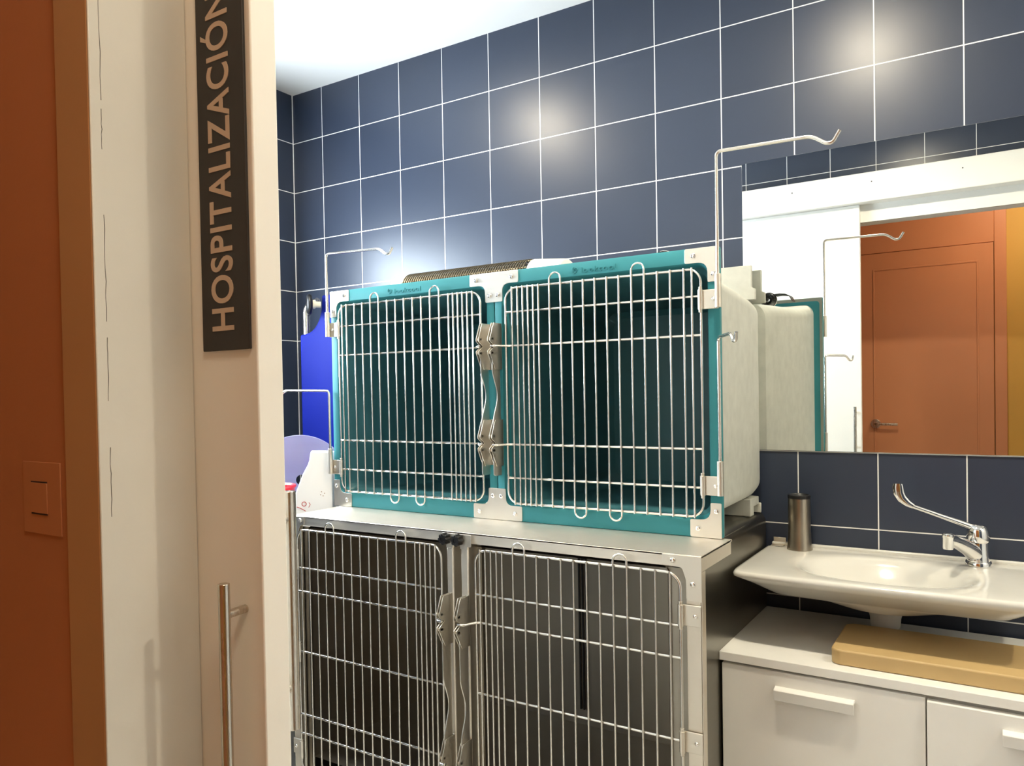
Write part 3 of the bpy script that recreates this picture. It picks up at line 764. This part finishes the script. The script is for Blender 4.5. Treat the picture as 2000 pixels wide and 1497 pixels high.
lv = part('lever_head', MB().rings(rs), 'chrome', tp_, smooth=60)
# lever: slim arm rising to the left and a flat curved paddle
LA = Vector((TX - .006, TY - .006, SZ + .090)); LB = Vector((2.289, -.105, 1.012)); 
part('lever_arm', MB().tube([LA, LA.lerp(LB, .25), LA.lerp(LB, .6), LB], .006, 14, taper=[.0075, .0068, .0055, .0052]), 'chrome', lv, smooth=60)
ctr = [LB + Vector((.002, 0, -.001)), LB + Vector((-.010, -.003, .006)), LB + Vector((-.022, -.006, .017)), LB + Vector((-.029, -.009, .031)), LB + Vector((-.031, -.011, .046)), LB + Vector((-.031, -.012, .054))]
wd = [.0055, .0080, .0108, .0120, .0122, .0100]
rs = []
for i, c_ in enumerate(ctr):
    tdir = (ctr[min(i + 1, len(ctr) - 1)] - ctr[max(i - 1, 0)]).normalized(); nd = Vector((.02, -.985, .12)).normalized(); sd = tdir.cross(nd).normalized()
    rs.append([c_ + sd * wd[i] * math.cos(a) + nd * .0035 * math.sin(a) for a in [2 * PI * j / 16 for j in range(16)]])
part('lever_paddle', MB().rings(rs), 'chrome', lv, smooth=60)

# steel tumbler on the basin rim
dx_, dy_ = 2.013, -.052
dp = thing('steel_tumbler', (dx_, dy_, SZ), 'tall brushed steel tumbler with a dark open top standing on the washbasin', 'tumbler')
part('tumbler_body', MB().lathe([(.0325, 0), (.0325, .004), (.0305, .012), (.0285, .05), (.0283, .136), (.026, .1365), (.026, .01), (.001, .01)], (dx_, dy_, SZ + .0006), 40), 'tumbler', dp, smooth=50)
part('dark_opening', MB().lathe([(.0288, .1365), (.0288, .1445), (.0255, .146), (.0235, .142), (.001, .128)], (dx_, dy_, SZ + .0006), 40), 'rubber', dp)  # black cap paints the shade inside the open top
t = MB().box(1.935, 1.968, -.042, -.010, SZ + .001, SZ + .003); t.box(1.935, 1.968, -.012, -.0095, SZ + .001, SZ + .020); t.box(1.968, 1.985, -.030, -.012, SZ + .001, SZ + .008)
whole('steel_bracket', t, 'plate', (1.955, -.025, SZ + .001), 'small bent steel bracket on the washbasin rim beside the tall steel tumbler', 'bracket', bevel=.0006)

# vanity cabinet
CZ = .697; CX0, CX1 = 1.918, 2.76; CYF = -.432
cb = thing('vanity_cabinet', (2.34, -.22, 0), 'cream white laminate vanity cabinet with front handles on the floor under the washbasin', 'cabinet')
part('cabinet_top', MB().box(CX0 - .004, CX1, CYF - .004, -.012, CZ - .020, CZ), 'laminate', cb, bevel=.0012)
part('carcass', MB().box(CX0 + .002, CX1 - .002, CYF + .02, -.015, .06, CZ - .0205), 'laminate', cb, bevel=.001)
part('plinth', MB().box(CX0 + .02, CX1 - .02, CYF + .05, -.03, 0, .06), 'dark_gap', cb)
da = part('cabinet_door', MB().box(CX0 + .001, 2.3375, CYF, CYF + .0185, .07, CZ - .0265), 'laminate', cb, bevel=.0012)
db = part('cabinet_door', MB().box(2.3410, CX1 - .001, CYF - .010, CYF + .010, .07, CZ - .0300), 'laminate', cb, bevel=.0012)
def pull(x0, x1, z0, z1, y, par):
    prof = [(y, z1), (y - .016, z1 - .001), (y - .020, z1 - .004), (y - .017, z0), (y - .013, z0), (y - .014, z1 - .007), (y, z1 - .006)]
    part('handle', MB().prism(prof, 'X', x0, x1), 'laminate', par, bevel=.0008)
pull(2.040, 2.205, .612, .639, CYF, da)
pull(2.470, 2.635, .612, .639, CYF - .010, db)

# tan board lying on the cabinet
t = MB().prism(rrect(2.150, 2.70, -.400, -.184, .022, 6), 'Z', CZ + .0006, CZ + .034)
whole('chopping_board', t, 'board', (2.42, -.29, CZ + .0006), 'thick tan board with rounded corners lying on top of the vanity cabinet', 'board', bevel=.004, bseg=3)

# ------------------------------------------------------------------ door sign and light switch
SX0, SX1, SZ0, SZ1 = 1.851, 1.9155, 1.3435, 1.672
SY = DY0
sg = thing('door_sign', ((SX0 + SX1) / 2, SY, SZ0), 'tall charcoal sign lettered HOSPITALIZACIÓN reading upwards on the sliding door', 'sign')
part('sign_plate', MB().box(SX0, SX1, SY - .003, SY - .0002, SZ0, SZ1), 'sign', sg, bevel=.0006)
vs, fs = text_mesh('HOSPITALIZACIÓN', .0285, .300, .01, .016)
t = MB().add([(SX1 - .0205 - v[1], SY - .003 - (.0006 if v[2] > 0 else 0), SZ0 + .0175 + v[0]) for v in vs], fs)
part('lettering', t, 'letters', sg)

sw = thing('light_switch', (1.747, YF1, 1.215), 'tan square light switch on the orange corridor wall', 'light switch')
part('switch_plate', MB().box(1.7155, 1.7795, YF1 - .0012, YF1, 1.183, 1.247), 'switch', sw, bevel=.0004)
part('rocker', MB().box(1.7305, 1.758, YF1 - .0020, YF1 - .0012, 1.2015, 1.2285), 'switch', sw, bevel=.0003)
pr = part('rocker_gap', MB().box(1.7305, 1.758, YF1 - .0018, YF1 - .0012, 1.2285, 1.2297), 'switch_dark', sw); clone(pr, sw, dz=-.0283)
